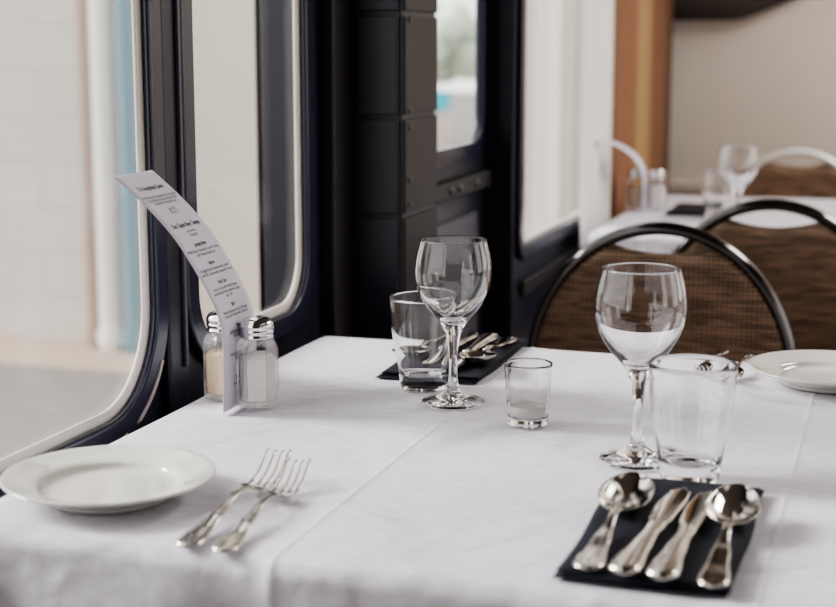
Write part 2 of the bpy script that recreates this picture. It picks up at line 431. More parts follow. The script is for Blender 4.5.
# ------------------------------------------------------------------ outside
def slab(name, x0, x1, y0, y1, z0, z1, m, label, cat):
    return tag(box(name, x0, x1, y0, y1, z0, z1, m), label, cat)
GZ = -.20
g = structure(box('ground', -30, 20, -12, 40, GZ - .1, GZ, M['asphalt']))
structure(box('ground_pavement', -9, -1.2, 5.28, 5.9, GZ, GZ + .004, M['tan']))
b = thing('station_building', 'pale painted block building across the platform outside the first window', 'building', (-3.2, 5.8, GZ))
box('wall', -5.6, .20, 0, .3, 0, 4.2, M['block'], b)
box('rendered_wall', .20, .98, -.02, .3, 0, 4.2, M['creamwall'], b)
box('roof', -5.8, 1.1, -.25, .5, 4.2, 4.35, M['wood'], b, .02)
def pipe(name, x, y, r, h, m, label, cat):
    t = thing(name, label, cat, (x, y, GZ))
    lathe('shaft', [(0, 0), (r, 0), (r, h), (0, h)], m, t, 20, smooth=False)
    for z in (.06, 1.6, 3.0):
        lathe('collar', [(r, z - .03), (r * 1.25, z - .03), (r * 1.25, z + .03), (r, z + .03)], m, t, 20, True, smooth=False)
    return t
b = thing('platform_annex', 'narrow cream rendered block outside the tall window left of the white curtain', 'building', (-1.2, 5.8, GZ))
box('wall', -.34, .5, 0, .3, 0, 4.2, M['creamwall'], b)
box('pilaster', -.17, -.07, -.05, 0, 0, 4.2, M['whitepaint'], b, .01)
box('roof', -.4, .6, -.2, .4, 4.2, 4.3, M['wood'], b, .02)
pipe('drain_pipe', -3.33, 5.70, .028, 4.0, M['brownmetal'], 'thin brown pipe running up the pale building, left of the white post', 'pipe')
pipe('building_post', -3.22, 5.68, .050, 4.0, M['whitepaint'], 'white round post in front of the pale building, left of the blue one', 'post')
pipe('building_post', -3.085, 5.66, .052, 4.0, M['blue'], 'faded blue post in front of the pale building outside the first window', 'post')
slab('signal_post', -1.035, -.980, 2.33, 2.38, GZ, T + 1.4, M['soot_paint'], 'dark post standing close outside the second window', 'post')

# trees and a teal sign seen through the door window
def tree(x, y, s, label):
    t = thing('tree', label, 'tree', (x, y, GZ), 0, 'trees beyond the door window')
    tube('trunk', [(0, 0, 0), (.03, 0, s * .6), (0, .05, s)], .09 * s / 2, M['wood'], t)
    bm = bmesh.new(); rr = random.Random(int(s * 100))
    for k in range(26):
        r = bmesh.ops.create_icosphere(bm, subdivisions=2, radius=.25 * s * rr.uniform(.6, 1.1))
        d = Vector((rr.uniform(-1, 1), rr.uniform(-1, 1), rr.uniform(-.6, .8))) * s * .42
        for v in r['verts']: v.co = v.co * rr.uniform(.9, 1.1) + d + Vector((0, 0, s * 1.05))
    from_bm('crown', bm, M['leaves'], t)
tree(-6.1, 19.5, 1.15, 'left pale green tree far beyond the door window')
tree(-4.4, 20.6, .95, 'right, lower pale green tree far beyond the door window')
t = thing('sign', 'small teal sign on a post seen through the door window', 'sign', (-3.72, 12.2, GZ))
tube('post', [(0, 0, 0), (0, 0, .78)], .02, M['brownmetal'], t)
box('board', -.075, .085, -.025, -.005, .76, .92, M['teal'], t, .009)

# ------------------------------------------------------------------ curtains
def curtain(name, x, y0, y1, z0, z1, amp, waves, m, label, cat='curtain', lean=0):
    verts, faces = [], []; n = 90; mz = 14
    for j in range(mz + 1):
        for i in range(n + 1):
            u = i / n; v = j / mz
            verts.append((x + amp * math.sin(u * waves * 2 * PI + .4 * math.sin(v * 3)) * (1 - .25 * v) + lean * (1 - v), y0 + (y1 - y0) * u - y0, z0 + (z1 - z0) * v - z0))
    for j in range(mz):
        for i in range(n):
            a = j * (n + 1) + i; faces.append((a, a + 1, a + n + 2, a + n + 1))
    o = mesh(name, [(v[0] - x, v[1], v[2]) for v in verts], faces, m, None, True, (x, y0, z0), False)
    s = o.modifiers.new('s', 'SOLIDIFY'); s.thickness = .002
    return tag(o, label, cat)
curtain('curtain', XB + .028, 2.97, 3.27, T - .40, T + 1.25, .007, 2.5, M['sheer'], 'narrow white curtain at the far window, left of the brown curtain')
curtain('curtain', XB + .028, 3.29, 4.15, T - .55, T + 1.25, .010, 4, M['bcurt'], 'brown and gold striped curtain hanging beside the beige end wall')

# dark swag at top of end wall
vs, fs = [], []
nx = 40
for i in range(nx + 1):
    u = i / nx; x = -.66 + u * .60
    zl = T + .425 + (max(0, u - .33) ** 1.2) * .30
    for j in range(9):
        v = j / 8; vs.append((x + .66, -.012 - .010 * math.sin(v * 9 + u * 6), zl + (T + 1.0 - zl) * v - T - .42))
for i in range(nx):
    for j in range(8):
        a = i * 9 + j; fs.append((a, a + 9, a + 10, a + 1))
sw = mesh('wall_hanging', vs, fs, M['taupe'], None, True, (-.66 + .02, 4.18, T + .42))
sw.modifiers.new('s', 'SOLIDIFY').thickness = .004
tag(sw, 'dark taupe fabric hanging at the top left of the beige end wall', 'wall hanging')

# ------------------------------------------------------------------ tables
def smooth_step(t): t = min(max(t, 0), 1); return t * t * (3 - 2 * t)
def tablecloth(x0, x1, y0, y1, creases, drop, label, seed=1, group=None):
    rr = random.Random(seed); R = .014; nphi = 6
    # concentric parameter: inner grid + skirt profile
    gx, gy = 150, 110
    xs = [x0 + R + (x1 - x0 - 2 * R) * i / gx for i in range(gx + 1)]
    extra = []
    for c in creases: extra += [c + d for d in (-.006, -.004, -.0028, -.0018, -.001, 0, .001, .0018, .0028, .004, .006)]
    xs = sorted([x for x in xs if all(abs(x - e) > .0006 for e in extra)] + [e for e in extra if x0 + R < e < x1 - R])
    ys = [y0 + R + (y1 - y0 - 2 * R) * j / gy for j in range(gy + 1)]
    ph = [rr.uniform(0, 6) for _ in range(6)]
    def ztop(x, y):
        z = .0006 * math.sin(3 * x + 5 * y + ph[0]) * math.sin(7 * x - 4 * y + ph[1]) + .0004 * math.sin(21 * x + 13 * y + ph[2]) * math.sin(17 * y + ph[3])
        for c in creases:
            d = abs(x - c); z += .0008 * math.exp(-(d / .0022) ** 2) + .0008 * math.exp(-(d / .02) ** 2)
        return z
    V, F, idx = [], [], {}
    for i, x in enumerate(xs):
        for j, y in enumerate(ys):
            idx[i, j] = len(V); V.append((x, y, T + ztop(x, y)))
    nX, nY = len(xs), len(ys)
    for i in range(nX - 1):
        for j in range(nY - 1): F.append((idx[i, j], idx[i + 1, j], idx[i + 1, j + 1], idx[i, j + 1]))
    # perimeter loop ccw
    per = [(i, 0, 0, -1) for i in range(nX)] + [(nX - 1, j, 1, 0) for j in range(1, nY)] + [(i, nY - 1, 0, 1) for i in range(nX - 2, -1, -1)] + [(0, j, -1, 0) for j in range(nY - 2, 0, -1)]
    prev = [idx[i, j] for i, j, _, _ in per]
    s = 0; S = []
    for k, (i, j, a, b) in enumerate(per):
        if k: s += math.dist((xs[i], ys[j]), (xs[per[k - 1][0]], ys[per[k - 1][1]]))
        S.append(s)
    prof = [(R * math.sin(PI / 2 * q / nphi), -R * (1 - math.cos(PI / 2 * q / nphi))) for q in range(1, nphi + 1)]
    prof += [(R, -R - drop * q / 16) for q in range(1, 17)]
    def nrm(k):
        i, j, a, b = per[k]; n = Vector((0, 0))
        # blend normal near the corners
        w = .05
        x, y = xs[i], ys[j]
        dx0, dx1, dy0, dy1 = x - x0 - R, x1 - R - x, y - y0 - R, y1 - R - y
        n = Vector((0., 0.))
        n += Vector((-1, 0)) * max(0, 1 - dx0 / w) + Vector((1, 0)) * max(0, 1 - dx1 / w) + Vector((0, -1)) * max(0, 1 - dy0 / w) + Vector((0, 1)) * max(0, 1 - dy1 / w)
        m = Vector((a, b))
        on_corner = min(dx0, dx1) < 1e-6 and min(dy0, dy1) < 1e-6
        return (n.normalized() if on_corner else m)
    for dr, dz in prof:
        cur = []
        depth = max(0, -dz - R) / drop
        for k, (i, j, a, b) in enumerate(per):
            n = nrm(k); x, y = xs[i], ys[j]; sk = S[k]
            amp = .017 * smooth_step(depth * 2.2)
            lim = .35 if a == -1 else 1.0
            f = (math.sin(sk * 34 + ph[4]) + .6 * math.sin(sk * 61 + ph[5]) + .4 * math.sin(sk * 15 + 1)) * amp * lim + depth * .006
            zz = 0
            if b == -1:
                for c in creases: f += .0018 * math.exp(-((x - c) / .006) ** 2)
            zt = V[idx[i, j]][2] * (1 if dz > -R else 1)
            cur.append(len(V)); V.append((x + n.x * (dr + f), y + n.y * (dr + f), zt + dz))
        L = len(per)
        for k in range(L): F.append((prev[k], cur[k], cur[(k + 1) % L], prev[(k + 1) % L]))
        prev = cur
    o = mesh('tablecloth', [(v[0] - x0, v[1] - y0, v[2] - T) for v in V], F, M['cloth'], None, True, (x0, y0, T), True)
    return tag(o, label, 'tablecloth', group)
def table(x0, x1, y0, y1, label):
    t = thing('dining_table', label, 'table', ((x0 + x1) / 2, (y0 + y1) / 2, 0))
    hx, hy = (x1 - x0) / 2 - .013, (y1 - y0) / 2 - .013
    box('tabletop', -hx, hx, -hy, hy, T - .034, T - .006, M['wood'], t, .005)
    for sx in (-1, 1):
        lathe('pedestal', [(0, 0), (.22, 0), (.22, .012), (.05, .035), (.035, .06), (.035, T - .05), (.10, T - .035), (0, T - .035)], M['black_metal'], t, 32).location = (sx * hx * .5, 0, 0)
    return t
TX0, TX1, TY0, TY1 = -.692, .62, .936, 1.745
OX, OY = .115, 1.93
tablecloth(TX0, TX1, TY0, TY1, [-.412, -.075, .262], .28, 'white creased tablecloth over the near dining table')
table(TX0, TX1, TY0, TY1, 'near dining table hidden under the creased white cloth')
tablecloth(TX0 + OX, TX1 + OX, TY0 + OY, TY1 + OY, [-.412 + OX, -.075 + OX, .262 + OX], .20, 'white tablecloth over the far blurred table by the brown curtain', 5)
table(TX0 + OX, TX1 + OX, TY0 + OY, TY1 + OY, 'far dining table hidden under the blurred white cloth')

Z0 = T + .0022   # things stand here on the cloth
# ------------------------------------------------------------------ glassware
def crom(pts, n=6):
    """Catmull-Rom through profile points"""
    out = []
    P = [pts[0]] + list(pts) + [pts[-1]]
    for i in range(1, len(P) - 2):
        p0, p1, p2, p3 = P[i - 1:i + 3]
        for k in range(n):
            t = k / n
            out.append(tuple(.5 * ((2 * b) + (-a + c) * t + (2 * a - 5 * b + 4 * c - d) * t * t + (-a + 3 * b - 3 * c + d) * t ** 3) for a, b, c, d in zip(p0, p1, p2, p3)))
    out.append(tuple(pts[-1])); return out

def make_wineglass(label, loc, group):
    t = thing('wine_glass', label, 'glass', loc, 0, group)
    foot = [(0, .0010), (.015, .0005), (.0315, 0), (.0325, .0010), (.0318, .0024)] + crom([(.0318, .0024), (.024, .0042), (.014, .0085), (.0075, .0135), (.0056, .0190)], 5)[1:]
    lathe('foot', foot, M['cut'], t, 72)
    stem = crom([(.0056, .0190), (.0046, .027), (.0042, .040), (.0048, .052), (.0062, .064)], 5)
    lathe('stem', stem, M['glass'], t, 10 * 6)
    outer = crom([(.0062, .064), (.0088, .074), (.0150, .085), (.0265, .0985), (.0355, .1150), (.0388, .1320), (.0372, .1500), (.0330, .1672)], 7)
    inner = crom([(.0317, .1672), (.0357, .1500), (.0373, .1320), (.0339, .1155), (.0245, .1005), (.0128, .0895), (.0055, .0850), (0, .0838)], 7)
    lip = [(.0327, .1679), (.0321, .1679)]
    lathe('bowl', outer + lip + inner, M['glass'], t, 72)
    return t
def make_tumbler(label, loc, group, s=1.0):
    H = .094 * s; rt = .0345 * s; rb = .0232 * s
    outer = crom([(rb, .0012), (rb * 1.06, H * .12), (rb * 1.16, H * .3), (rt * .94, H * .65), (rt, H)], 6)
    inner = crom([(rt - .0014, H), (rt * .94 - .0014, H * .65), (rb * 1.16 - .0018, H * .3), (rb * .98, H * .19), (rb * .8, H * .155), (0, H * .15)], 6)
    prof = [(0, .0016), (rb * .8, .0014), (rb * .94, 0)] + outer + [(rt - .0004, H + .0006), (rt - .0010, H + .0006)] + inner
    o = lathe('tumbler', prof, M['glass'], None, 72, loc=loc)
    return tag(o, label, 'glass', group)
gw = 'stemmed wine glasses on the near table'
wg = make_wineglass('stemmed wine glass in front of the dark pier, next to the small candle glass', (-.423, 1.431, Z0), gw)
dup(wg, (-.2080, 1.274, Z0), .6, 'nearest stemmed wine glass, in front of the woven chair back', gw, (1.02, 1.02, 1.02))
gf = 'wine glasses on the far table'
dup(wg, (-.300, 2.953, Z0), 0, 'blurred wine glass on the far table, left of the far chrome chair', gf)
dup(wg, (-.068, 2.80 + .09, Z0), 0, 'blurred wine glass on the far table at the right edge of the photo', gf)
gt = 'tumblers on the near table'
tm = make_tumbler('clear tumbler standing just behind and left of the middle wine glass', (-.472, 1.486, Z0), gt, 1.05)
make_tumbler('large clear tumbler right behind the near black napkin with cutlery', (-.1560, 1.231, Z0), gt, 1.06)
tf = tm.copy(); C.objects.link(tf); tf.location = (-.358, 3.15, Z0); tf['label'] = 'blurred tumbler on the far table left of the blurred wine glass'; del tf['group']

# votive candle
def votive(loc):
    t = thing('votive_candle', 'small glass candle holder with white wax beside the middle wine glass', 'candle', loc)
    H = .0595; r = .0232; b = .0196
    outer = crom([(b, .001), (b + .0008, H * .3), (r - .001, H * .7), (r, H)], 5)
    inner = crom([(r - .0016, H), (r - .0026, H * .7), (b - .001, H * .3), (b - .0018, .0085), (b - .006, .0070), (0, .0068)], 5)
    lathe('glass_cup', [(0, .0014), (b * .8, .0012), (b * .94, 0)] + outer + [(r - .0006, H + .0006)] + inner, M['glass'], t, 64)
    lathe('wax', [(0, .0073), (b - .0045, .0076), (b - .0028, .0100), (b - .0022, .0160), (b - .0022, .0185), (b - .005, .0175), (.004, .0160), (0, .0162)], M['wax'], t, 48)
    lathe('soot_film', [(b - .0016, .0190), (b - .0010, .026), (b - .0003, .034), (b + .0002, .040)], M['sootfilm'], t, 48)
    return t
votive((-.330, 1.371, Z0))

# shakers
def shaker(label, loc, rz, fill, group):
    t = thing('salt_shaker' if fill == 'salt' else 'pepper_shaker', label, 'shaker', loc, rz, group)
    k = 1 / math.cos(PI / 6)
    def hexloft(name, prof, m, phase=0):
        seg = 6; sub = 4; V, F = [], []
        rings = []
        for r, z, rnd in prof:
            ring_ = []
            for q in range(seg * sub):
                a0 = q / (seg * sub) * 2 * PI
                # hexagon radius at angle
                am = (a0 % (PI / 3)) - PI / 6
                hexr = r / math.cos(am); rr_ = hexr * (1 - rnd) + r * 1.04 * rnd
                ring_.append(len(V)); V.append((rr_ * math.cos(a0), rr_ * math.sin(a0), z))
            rings.append(ring_)
        n = seg * sub
        for A, B in zip(rings, rings[1:]):
            for q in range(n): F.append((A[q], A[(q + 1) % n], B[(q + 1) % n], B[q]))
        F.append(tuple(rings[0][::-1])); F.append(tuple(rings[-1]))
        o = mesh(name, V, F, m, t, False, None, False)
        return o
    # glass walls: outer shell and inner shell in one closed mesh
    outer = [(.0168, 0, 0), (.0176, .0012, 0), (.0176, .0130, 0), (.0176, .0560, 0), (.0168, .0610, .15), (.0155, .0650, .6), (.0142, .0675, 1), (.0142, .0715, 1)]
    inner = [(.0126, .0715, 1), (.0126, .0670, 1), (.0138, .0640, .6), (.0150, .0600, .15), (.0156, .0560, 0), (.0152, .0075, .1), (.0140, .0055, .2)]
    hexloft('glass_body', outer + inner, M['shaker'])
    top = .0520 if fill == 'salt' else .0485
    hexloft('salt_fill' if fill == 'salt' else 'pepper_fill', [(.0136, .0060, .2), (.0147, .0080, .1), (.0147, top - .004, .0), (.0120, top, .2)], M['salt' if fill == 'salt' else 'pepper'])
    cap = lathe('cap', [(.0145, .0680), (.0158, .0680), (.0163, .0690), (.0158, .0702), (.0153, .0708), (.0153, .0728), (.0161, .0736), (.0166, .0748), (.0160, .0760),
                        (.0157, .0766), (.0164, .0778), (.0165, .0800), (.0158, .0826), (.0138, .0852), (.0105, .0872), (.0058, .0884), (0, .0888)], M['chrome'], t, 48)
    bm = bmesh.new()
    for q in range(9):
        a = q * 2 * PI / 8; rr_ = 0 if q == 8 else .0075
        r = bmesh.ops.create_uvsphere(bm, u_segments=10, v_segments=6, radius=.0014)
        bmesh.ops.translate(bm, verts=r['verts'], vec=(rr_ * math.cos(a), rr_ * math.sin(a), .0886 - (.0012 if q < 8 else 0) - .0008))
    h = from_bm('sprinkle_holes', bm, M['holes'], t, True); h.parent = cap
    return t
gs = 'shakers on the near table'
ss = shaker('glass salt shaker with dimpled chrome cap in front of the printed menu strip', (-.6068, 1.3580, Z0), .35, 'salt', gs)
ps = shaker('glass pepper shaker with tan pepper half hidden behind the menu strip', (-.6545, 1.3800, Z0), .6, 'pepper', gs)
ss.scale = ps.scale = (1.04,) * 3
dup(ss, (-.508, 3.29, Z0), .2, 'blurred salt shaker right of the far menu strip', 'shakers on the far table')
dup(ps, (-.556, 3.30, Z0), .2, 'blurred pepper shaker left of the far menu strip', 'shakers on the far table')

# ------------------------------------------------------------------ menu strip
def menu(cl, w, label, texts=None):
    """cl: list of (x, z, ynear) from the foot upward"""
    fine = crom(cl, 8); S = [0]
    for a, b in zip(fine, fine[1:]): S.append(S[-1] + math.dist(a[:2], b[:2]))
    def at(s):
        i = 0
        while i < len(S) - 2 and S[i + 1] < s: i += 1
        t = (s - S[i]) / (S[i + 1] - S[i]); return [a + (b - a) * t for a, b in zip(fine[i], fine[i + 1])], fine[i], fine[i + 1]
    base = Vector((cl[0][0], cl[0][2], Z0))
    V, F = [], []; n = 8
    for p in fine:
        for k in range(n + 1): V.append((p[0] - base.x, p[2] + w * k / n - base.y, p[1]))
    for i in range(len(fine) - 1):
        for k in range(n):
            a = i * (n + 1) + k; F.append((a, a + 1, a + n + 2, a + n + 1))
    o = mesh('menu_card', V, F, M['paper'], None, True, base)
    sm = o.modifiers.new('s', 'SOLIDIFY'); sm.thickness = .0004; sm.offset = 0
    tag(o, label, 'menu')
    if texts:
        allv, allf = [], []
        dg = None
        for s, t0, size, txt, bold in texts:
            cu = bpy.data.curves.new('txt', 'FONT'); cu.body = txt; cu.size = size; cu.align_x = 'CENTER'; cu.resolution_u = 2
            if bold: cu.offset = size * .012; cu.size = size * .82
            tmp = bpy.data.objects.new('tmp', cu); C.objects.link(tmp)
            me = bpy.data.meshes.new_from_object(tmp.evaluated_get(bpy.context.evaluated_depsgraph_get()))
            bpy.data.objects.remove(tmp)
            b0 = len(allv)
            for v in me.vertices:
                tt = t0 + v.co.x * (.80 if bold else .92); ss_ = s + v.co.y
                p, a, b = at(ss_)
                tx, tz = b[0] - a[0], b[1] - a[1]; L = math.hypot(tx, tz)
                nx, nz = tz / L, -tx / L
                if nx < 0: nx, nz = -nx, -nz
                allv.append((p[0] + nx * .0005 - base.x, p[2] + tt - base.y, p[1] + nz * .0005))
            for f in me.polygons: allf.append([b0 + i for i in f.vertices])
            bpy.data.meshes.remove(me)
        mesh('printed_text', allv, allf, M['ink'], o, False, None, False)
    return o
cl1 = [(-.627, 0, 1.318), (-.626, .042, 1.318), (-.6255, .078, 1.317), (-.630, .101, 1.315), (-.6365, .119, 1.311), (-.6465, .144, 1.303), (-.662, .1775, 1.290), (-.684, .209, 1.276), (-.709, .237, 1.262)]
c = .040
TX = [(.2385, c, .0085, 'Te Young Boat Camm', True),
      (.2285, c, .0046, 'All Marinated Vegetables Slow Roasted', False), (.2245, c, .0046, 'Fresh Garden Leaves with Herb Oil', False), (.2205, c, .0046, 'Toasted Sourdough Bread', False),
      (.2125, c, .0046, 'Lge \u00a318', False), (.2080, c, .0046, 'Sm \u00a312.5', False),
      (.1920, c, .0090, 'Der Taphe Beer Tempe', True), (.1855, c, .0044, 'Served with', False), (.1810, c, .0044, 'Crisp Salt', False),
      (.1700, c, .0072, 'Jumping Bean', True), (.1640, c, .0048, 'With Roast Tomato & Cream Cheese', False), (.1595, c, .0048, 'and Toasted Seed Loaf', False),
      (.1490, c, .0070, 'Salmon', True), (.1430, c, .0048, 'A Light Cured Salmon with Lemon', False), (.1385, c, .0048, 'and Dill, served with Capers & Cream', False),
      (.1280, c, .0070, 'Fruit Tart', True), (.1220, c, .0046, 'Lemon Curd with Fresh Cream', False), (.1175, c, .0046, 'and Almond Pastry, Berries, Sugar', False), (.1135, c, .0046, 'Lge - Sm', False),
      (.1030, c, .0070, '$6 P', True), (.0970, c, .0046, 'Plated Selection of Local Cheese', False), (.0930, c, .0048, 'Seasonal Fruits with Crackers', False),
      (.0820, c, .0070, 'Nougat', True), (.0765, c, .0052, 'And Spiced Tea Biscuits', False), (.0720, c, .0052, 'Rich Chocolate', False),
      (.0600, c, .0070, 'Coffee', True), (.0540, c, .0052, 'Freshly Ground with Milk', False), (.0490, c, .0052, 'Tea for Two', False),
      (.0290, c * .8, .0070, 'Tea', True), (.0230, c * .8, .0052, 'Fine Leaf', False)]
menu(cl1, .078, 'tall curving printed menu strip standing between the salt and pepper shakers', TX)
cx2, cy2 = .100, OY
cl2 = [(-.533, 0, 3.245), (-.531, .05, 3.245), (-.535, .085, 3.24), (-.545, .115, 3.21), (-.562, .138, 3.17), (-.583, .155, 3.12), (-.602, .164, 3.08)]
menu(cl2, .064, 'blurred curving menu strip on the far table in front of the brown curtain')

# ------------------------------------------------------------------ plates
def plate(name, label, loc, group):
    s = .086
    prof = [(0, .0035), (.045, .0030), (.047, 0), (.050, 0), (.0515, .0035), (.060, .0062), (.078, .0138), (.0855, .0170), (.0862, .0182), (.0855, .0192), (.0835, .0190),
            (.074, .0160), (.062, .0130), (.0575, .0112), (.0545, .0080), (.0520, .0065), (.046, .0058), (0, .0056)]
    out = [prof[0]]
    for a, b in zip(prof, prof[1:]):
        for k in range(1, 4): out.append((a[0] + (b[0] - a[0]) * k / 3, a[1] + (b[1] - a[1]) * k / 3))
    o = lathe(name, out, M['china'], None, 96, loc=loc)
    return tag(o, label, 'plate', group)
plate('side_plate', 'empty round white side plate at the left beside the two forks', (-.5975, 1.040, Z0), 'white side plates on the near table')
plate('side_plate', 'empty round white side plate at the right edge, before the chairs', (-.062, 1.640, Z0), 'white side plates on the near table')

# ------------------------------------------------------------------ napkins
def napkin(label, cx, cy, lx, ly, rz, seed, group):
    rr = random.Random(seed); bm = bmesh.new(); layers = 4; h = .0017
    for L in range(layers):
        n = 26; m_ = 46
        ox, oy = rr.uniform(-.0018, .0018), rr.uniform(-.0022, .0022)
        a, b = lx / 2 - L * .0006, ly / 2 - L * .0008
        p = [rr.uniform(0, 6) for _ in range(5)]
        def P(i, j, top):
            u, v = -1 + 2 * i / n, -1 + 2 * j / m_
            e = .0014
            x = a * u + ox + e * math.sin(v * 4 + p[0]) * u * u; y = b * v + oy + e * math.sin(u * 3 + p[1]) * v * v
            edge = min(1 - abs(u), (1 - abs(v)) * ly / lx) * lx / 2
            rd = h * .5 * (1 - min(1, edge / .0016)) if L < layers else 0
            z = L * h + .0003 * math.sin(5 * u + p[2]) * math.sin(4 * v + p[3]) + .0003 * 1
            lift = .0
            return Vector((x, y, max(0, z) + (h * .98 - rd if top else rd * .9) + lift))
        G = {(i, j, t): bm.verts.new(P(i, j, t)) for i in range(n + 1) for j in range(m_ + 1) for t in (0, 1)}
        for i in range(n):
            for j in range(m_):
                bm.faces.new((G[i, j, 1], G[i + 1, j, 1], G[i + 1, j + 1, 1], G[i, j + 1, 1]))
                bm.faces.new((G[i, j, 0], G[i, j + 1, 0], G[i + 1, j + 1, 0], G[i + 1, j, 0]))
        for i in range(n):
            bm.faces.new((G[i, 0, 0], G[i + 1, 0, 0], G[i + 1, 0, 1], G[i, 0, 1])); bm.faces.new((G[i, m_, 0], G[i, m_, 1], G[i + 1, m_, 1], G[i + 1, m_, 0]))
        for j in range(m_):
            bm.faces.new((G[0, j, 0], G[0, j, 1], G[0, j + 1, 1], G[0, j + 1, 0])); bm.faces.new((G[n, j, 0], G[n, j + 1, 0], G[n, j + 1, 1], G[n, j, 1]))
    o = from_bm('napkin', bm, M['black'], None, True, (cx, cy, Z0 - .0006)); o.rotation_euler = (0, 0, rz)
    return tag(o, label, 'napkin', group)
NZ = Z0 + 4 * .0017 + .0003
gn = 'folded black napkins on the near table'
napkin('folded black napkin at the front right under two spoons and two knives', -.1515, 1.083, .118, .245, 0, 3, gn)
napkin('folded black napkin at the far side behind the middle wine glass', -.478, 1.636, .114, .236, 0, 4, gn)
napkin('blurred folded black napkin on the far table between shakers and glasses', -.420, 1.61 + OY - .24, .112, .20, 0, 6, None)

# ------------------------------------------------------------------ cutlery
def loft(rows, nv=12):
    """rows: (y, x0, x1, ztop(v), thick) -> closed shell"""
    bm = bmesh.new(); top, bot = [], []
    for y, xa, xb, zf, th in rows:
        tr, br_ = [], []
        for k in range(nv + 1):
            v = -1 + 2 * k / nv; x = xa + (xb - xa) * (v + 1) / 2
            z = zf(v); e = 1 - abs(v) ** 6
            tr.append(bm.verts.new((x, y, z))); br_.append(bm.verts.new((x, y, z - th * (.25 + .75 * e))))
        top.append(tr); bot.append(br_)
    for i in range(len(rows) - 1):
        for k in range(nv):
            bm.faces.new((top[i][k], top[i][k + 1], top[i + 1][k + 1], top[i + 1][k]))
            bm.faces.new((bot[i][k], bot[i + 1][k], bot[i + 1][k + 1], bot[i][k + 1]))
        bm.faces.new((top[i][0], top[i + 1][0], bot[i + 1][0], bot[i][0]))
        bm.faces.new((top[i][nv], bot[i][nv], bot[i + 1][nv], top[i + 1][nv]))
    for T_, B_ in ((top[0], bot[0]), (top[-1], bot[-1])):
        for k in range(nv): bm.faces.new((T_[k], B_[k], B_[k + 1], T_[k + 1]) if T_ is top[0] else (T_[k], T_[k + 1], B_[k + 1], B_[k]))
    bmesh.ops.recalc_face_normals(bm, faces=bm.faces)
    return bm
def lerp_tab(tab, s):
    for (a, va), (b, vb) in zip(tab, tab[1:]):
        if s <= b:
            t = (s - a) / (b - a); t = t * t * (3 - 2 * t); return va + (vb - va) * t
    return tab[-1][1]
def handle_rows(L, wtab, ztab, th=.0026, n=40, crown=.0010):
    rows = []
    for i in range(n + 1):
        s = L * i / n
        w = lerp_tab(wtab, s)
        if s < .008: w *= math.sqrt(max(0.02, 1 - ((.008 - s) / .008) ** 2))
        z = lerp_tab(ztab, s)
        def zf(v, z=z, w=w):
            bead = .0009 * math.exp(-((abs(v) - .80) / .12) ** 2) * min(1, w / .006)
            return z + th + crown * (1 - v * v) + bead - .0006 * (abs(v) ** 8)
        rows.append((s, -w, w, zf, th))
    return rows
def make_fork(label, loc, rz, group, sc=1.0):
    t = thing('fork', label, 'fork', loc, rz, group); t.scale = (sc, sc, sc)
    hl = .128
    rows = handle_rows(hl, [(0, .0095), (.012, .0105), (.05, .0070), (.095, .0034), (.118, .0032), (hl, .0040)],
                       [(0, .0), (.03, .0015), (.07, .006), (.105, .0105), (hl, .0085)])
    from_bm('handle', loft(rows), M['steel'], t, True)
    def hz(s):   # s from neck to tip, 0..0.07
        return lerp_tab([(0, .0085), (.018, .0028), (.036, .0012), (.082, .0185)], s)
    rows = []
    for i in range(15):
        s = .026 * i / 14; w = lerp_tab([(0, .0040), (.016, .0120), (.026, .0130)], s); z = hz(s)
        rows.append((hl + s, -w, w, (lambda v, z=z, w=w: z + .0022 + .0022 * v * v * min(1, w / .012)), .0018))
    bm = loft(rows, 14)
    for q in range(4):
        xc = -.0125 + .0025 / 2 + .00095 + q * (.0250 - .0044) / 3
        rws = []
        for i in range(15):
            s = .0255 + .0545 * i / 14; w = lerp_tab([(.0255, .0019), (.04, .0017), (.0801, .0010)], s); z = hz(s) + .0022 * (xc / .0125) ** 2
            rws.append((hl + s, xc * (1 - .02 * (i / 14)) - w, xc * (1 - .02 * (i / 14)) + w, (lambda v, z=z: z + .0022 - .0003 * v * v), .0017 - .0007 * i / 14))
        b2 = loft(rws, 6); me = bpy.data.meshes.new('x'); b2.to_mesh(me); b2.free(); bm.from_mesh(me); bpy.data.meshes.remove(me)
    from_bm('head', bm, M['steel'], t, True)
    return t
def make_spoon(label, loc, rz, group):
    t = thing('spoon', label, 'spoon', loc, rz, group)
    hl = .116
    rows = handle_rows(hl, [(0, .0095), (.012, .0108), (.05, .0072), (.090, .0036), (.109, .0032), (hl, .0042)],
                       [(0, .0), (.03, .0010), (.07, .0040), (.100, .0085), (hl, .0075)])
    from_bm('handle', loft(rows), M['steel'], t, True)
    LB = .076; rows = []
    for i in range(31):
        u = i / 30; s = LB * (1 - math.cos(PI * u)) / 2
        q = s / LB
        w = .0215 * math.sqrt(max(0, 1 - (2 * q - 1) ** 2)) * (1.03 - .10 * q + .0) 
        w = max(w, .0038 * (1 - q) if q < .25 else .0008)
        lip = .0075 + .0085 * q
        d = .0105 * (max(0, 1 - (2 * q - 1) ** 2)) ** .8
        rows.append((hl + s, -w, w, (lambda v, lip=lip, d=d: lip + .0012 - d * (1 - v * v) ** .9), .0012))
    from_bm('bowl', loft(rows, 20), M['steel'], t, True)
    return t
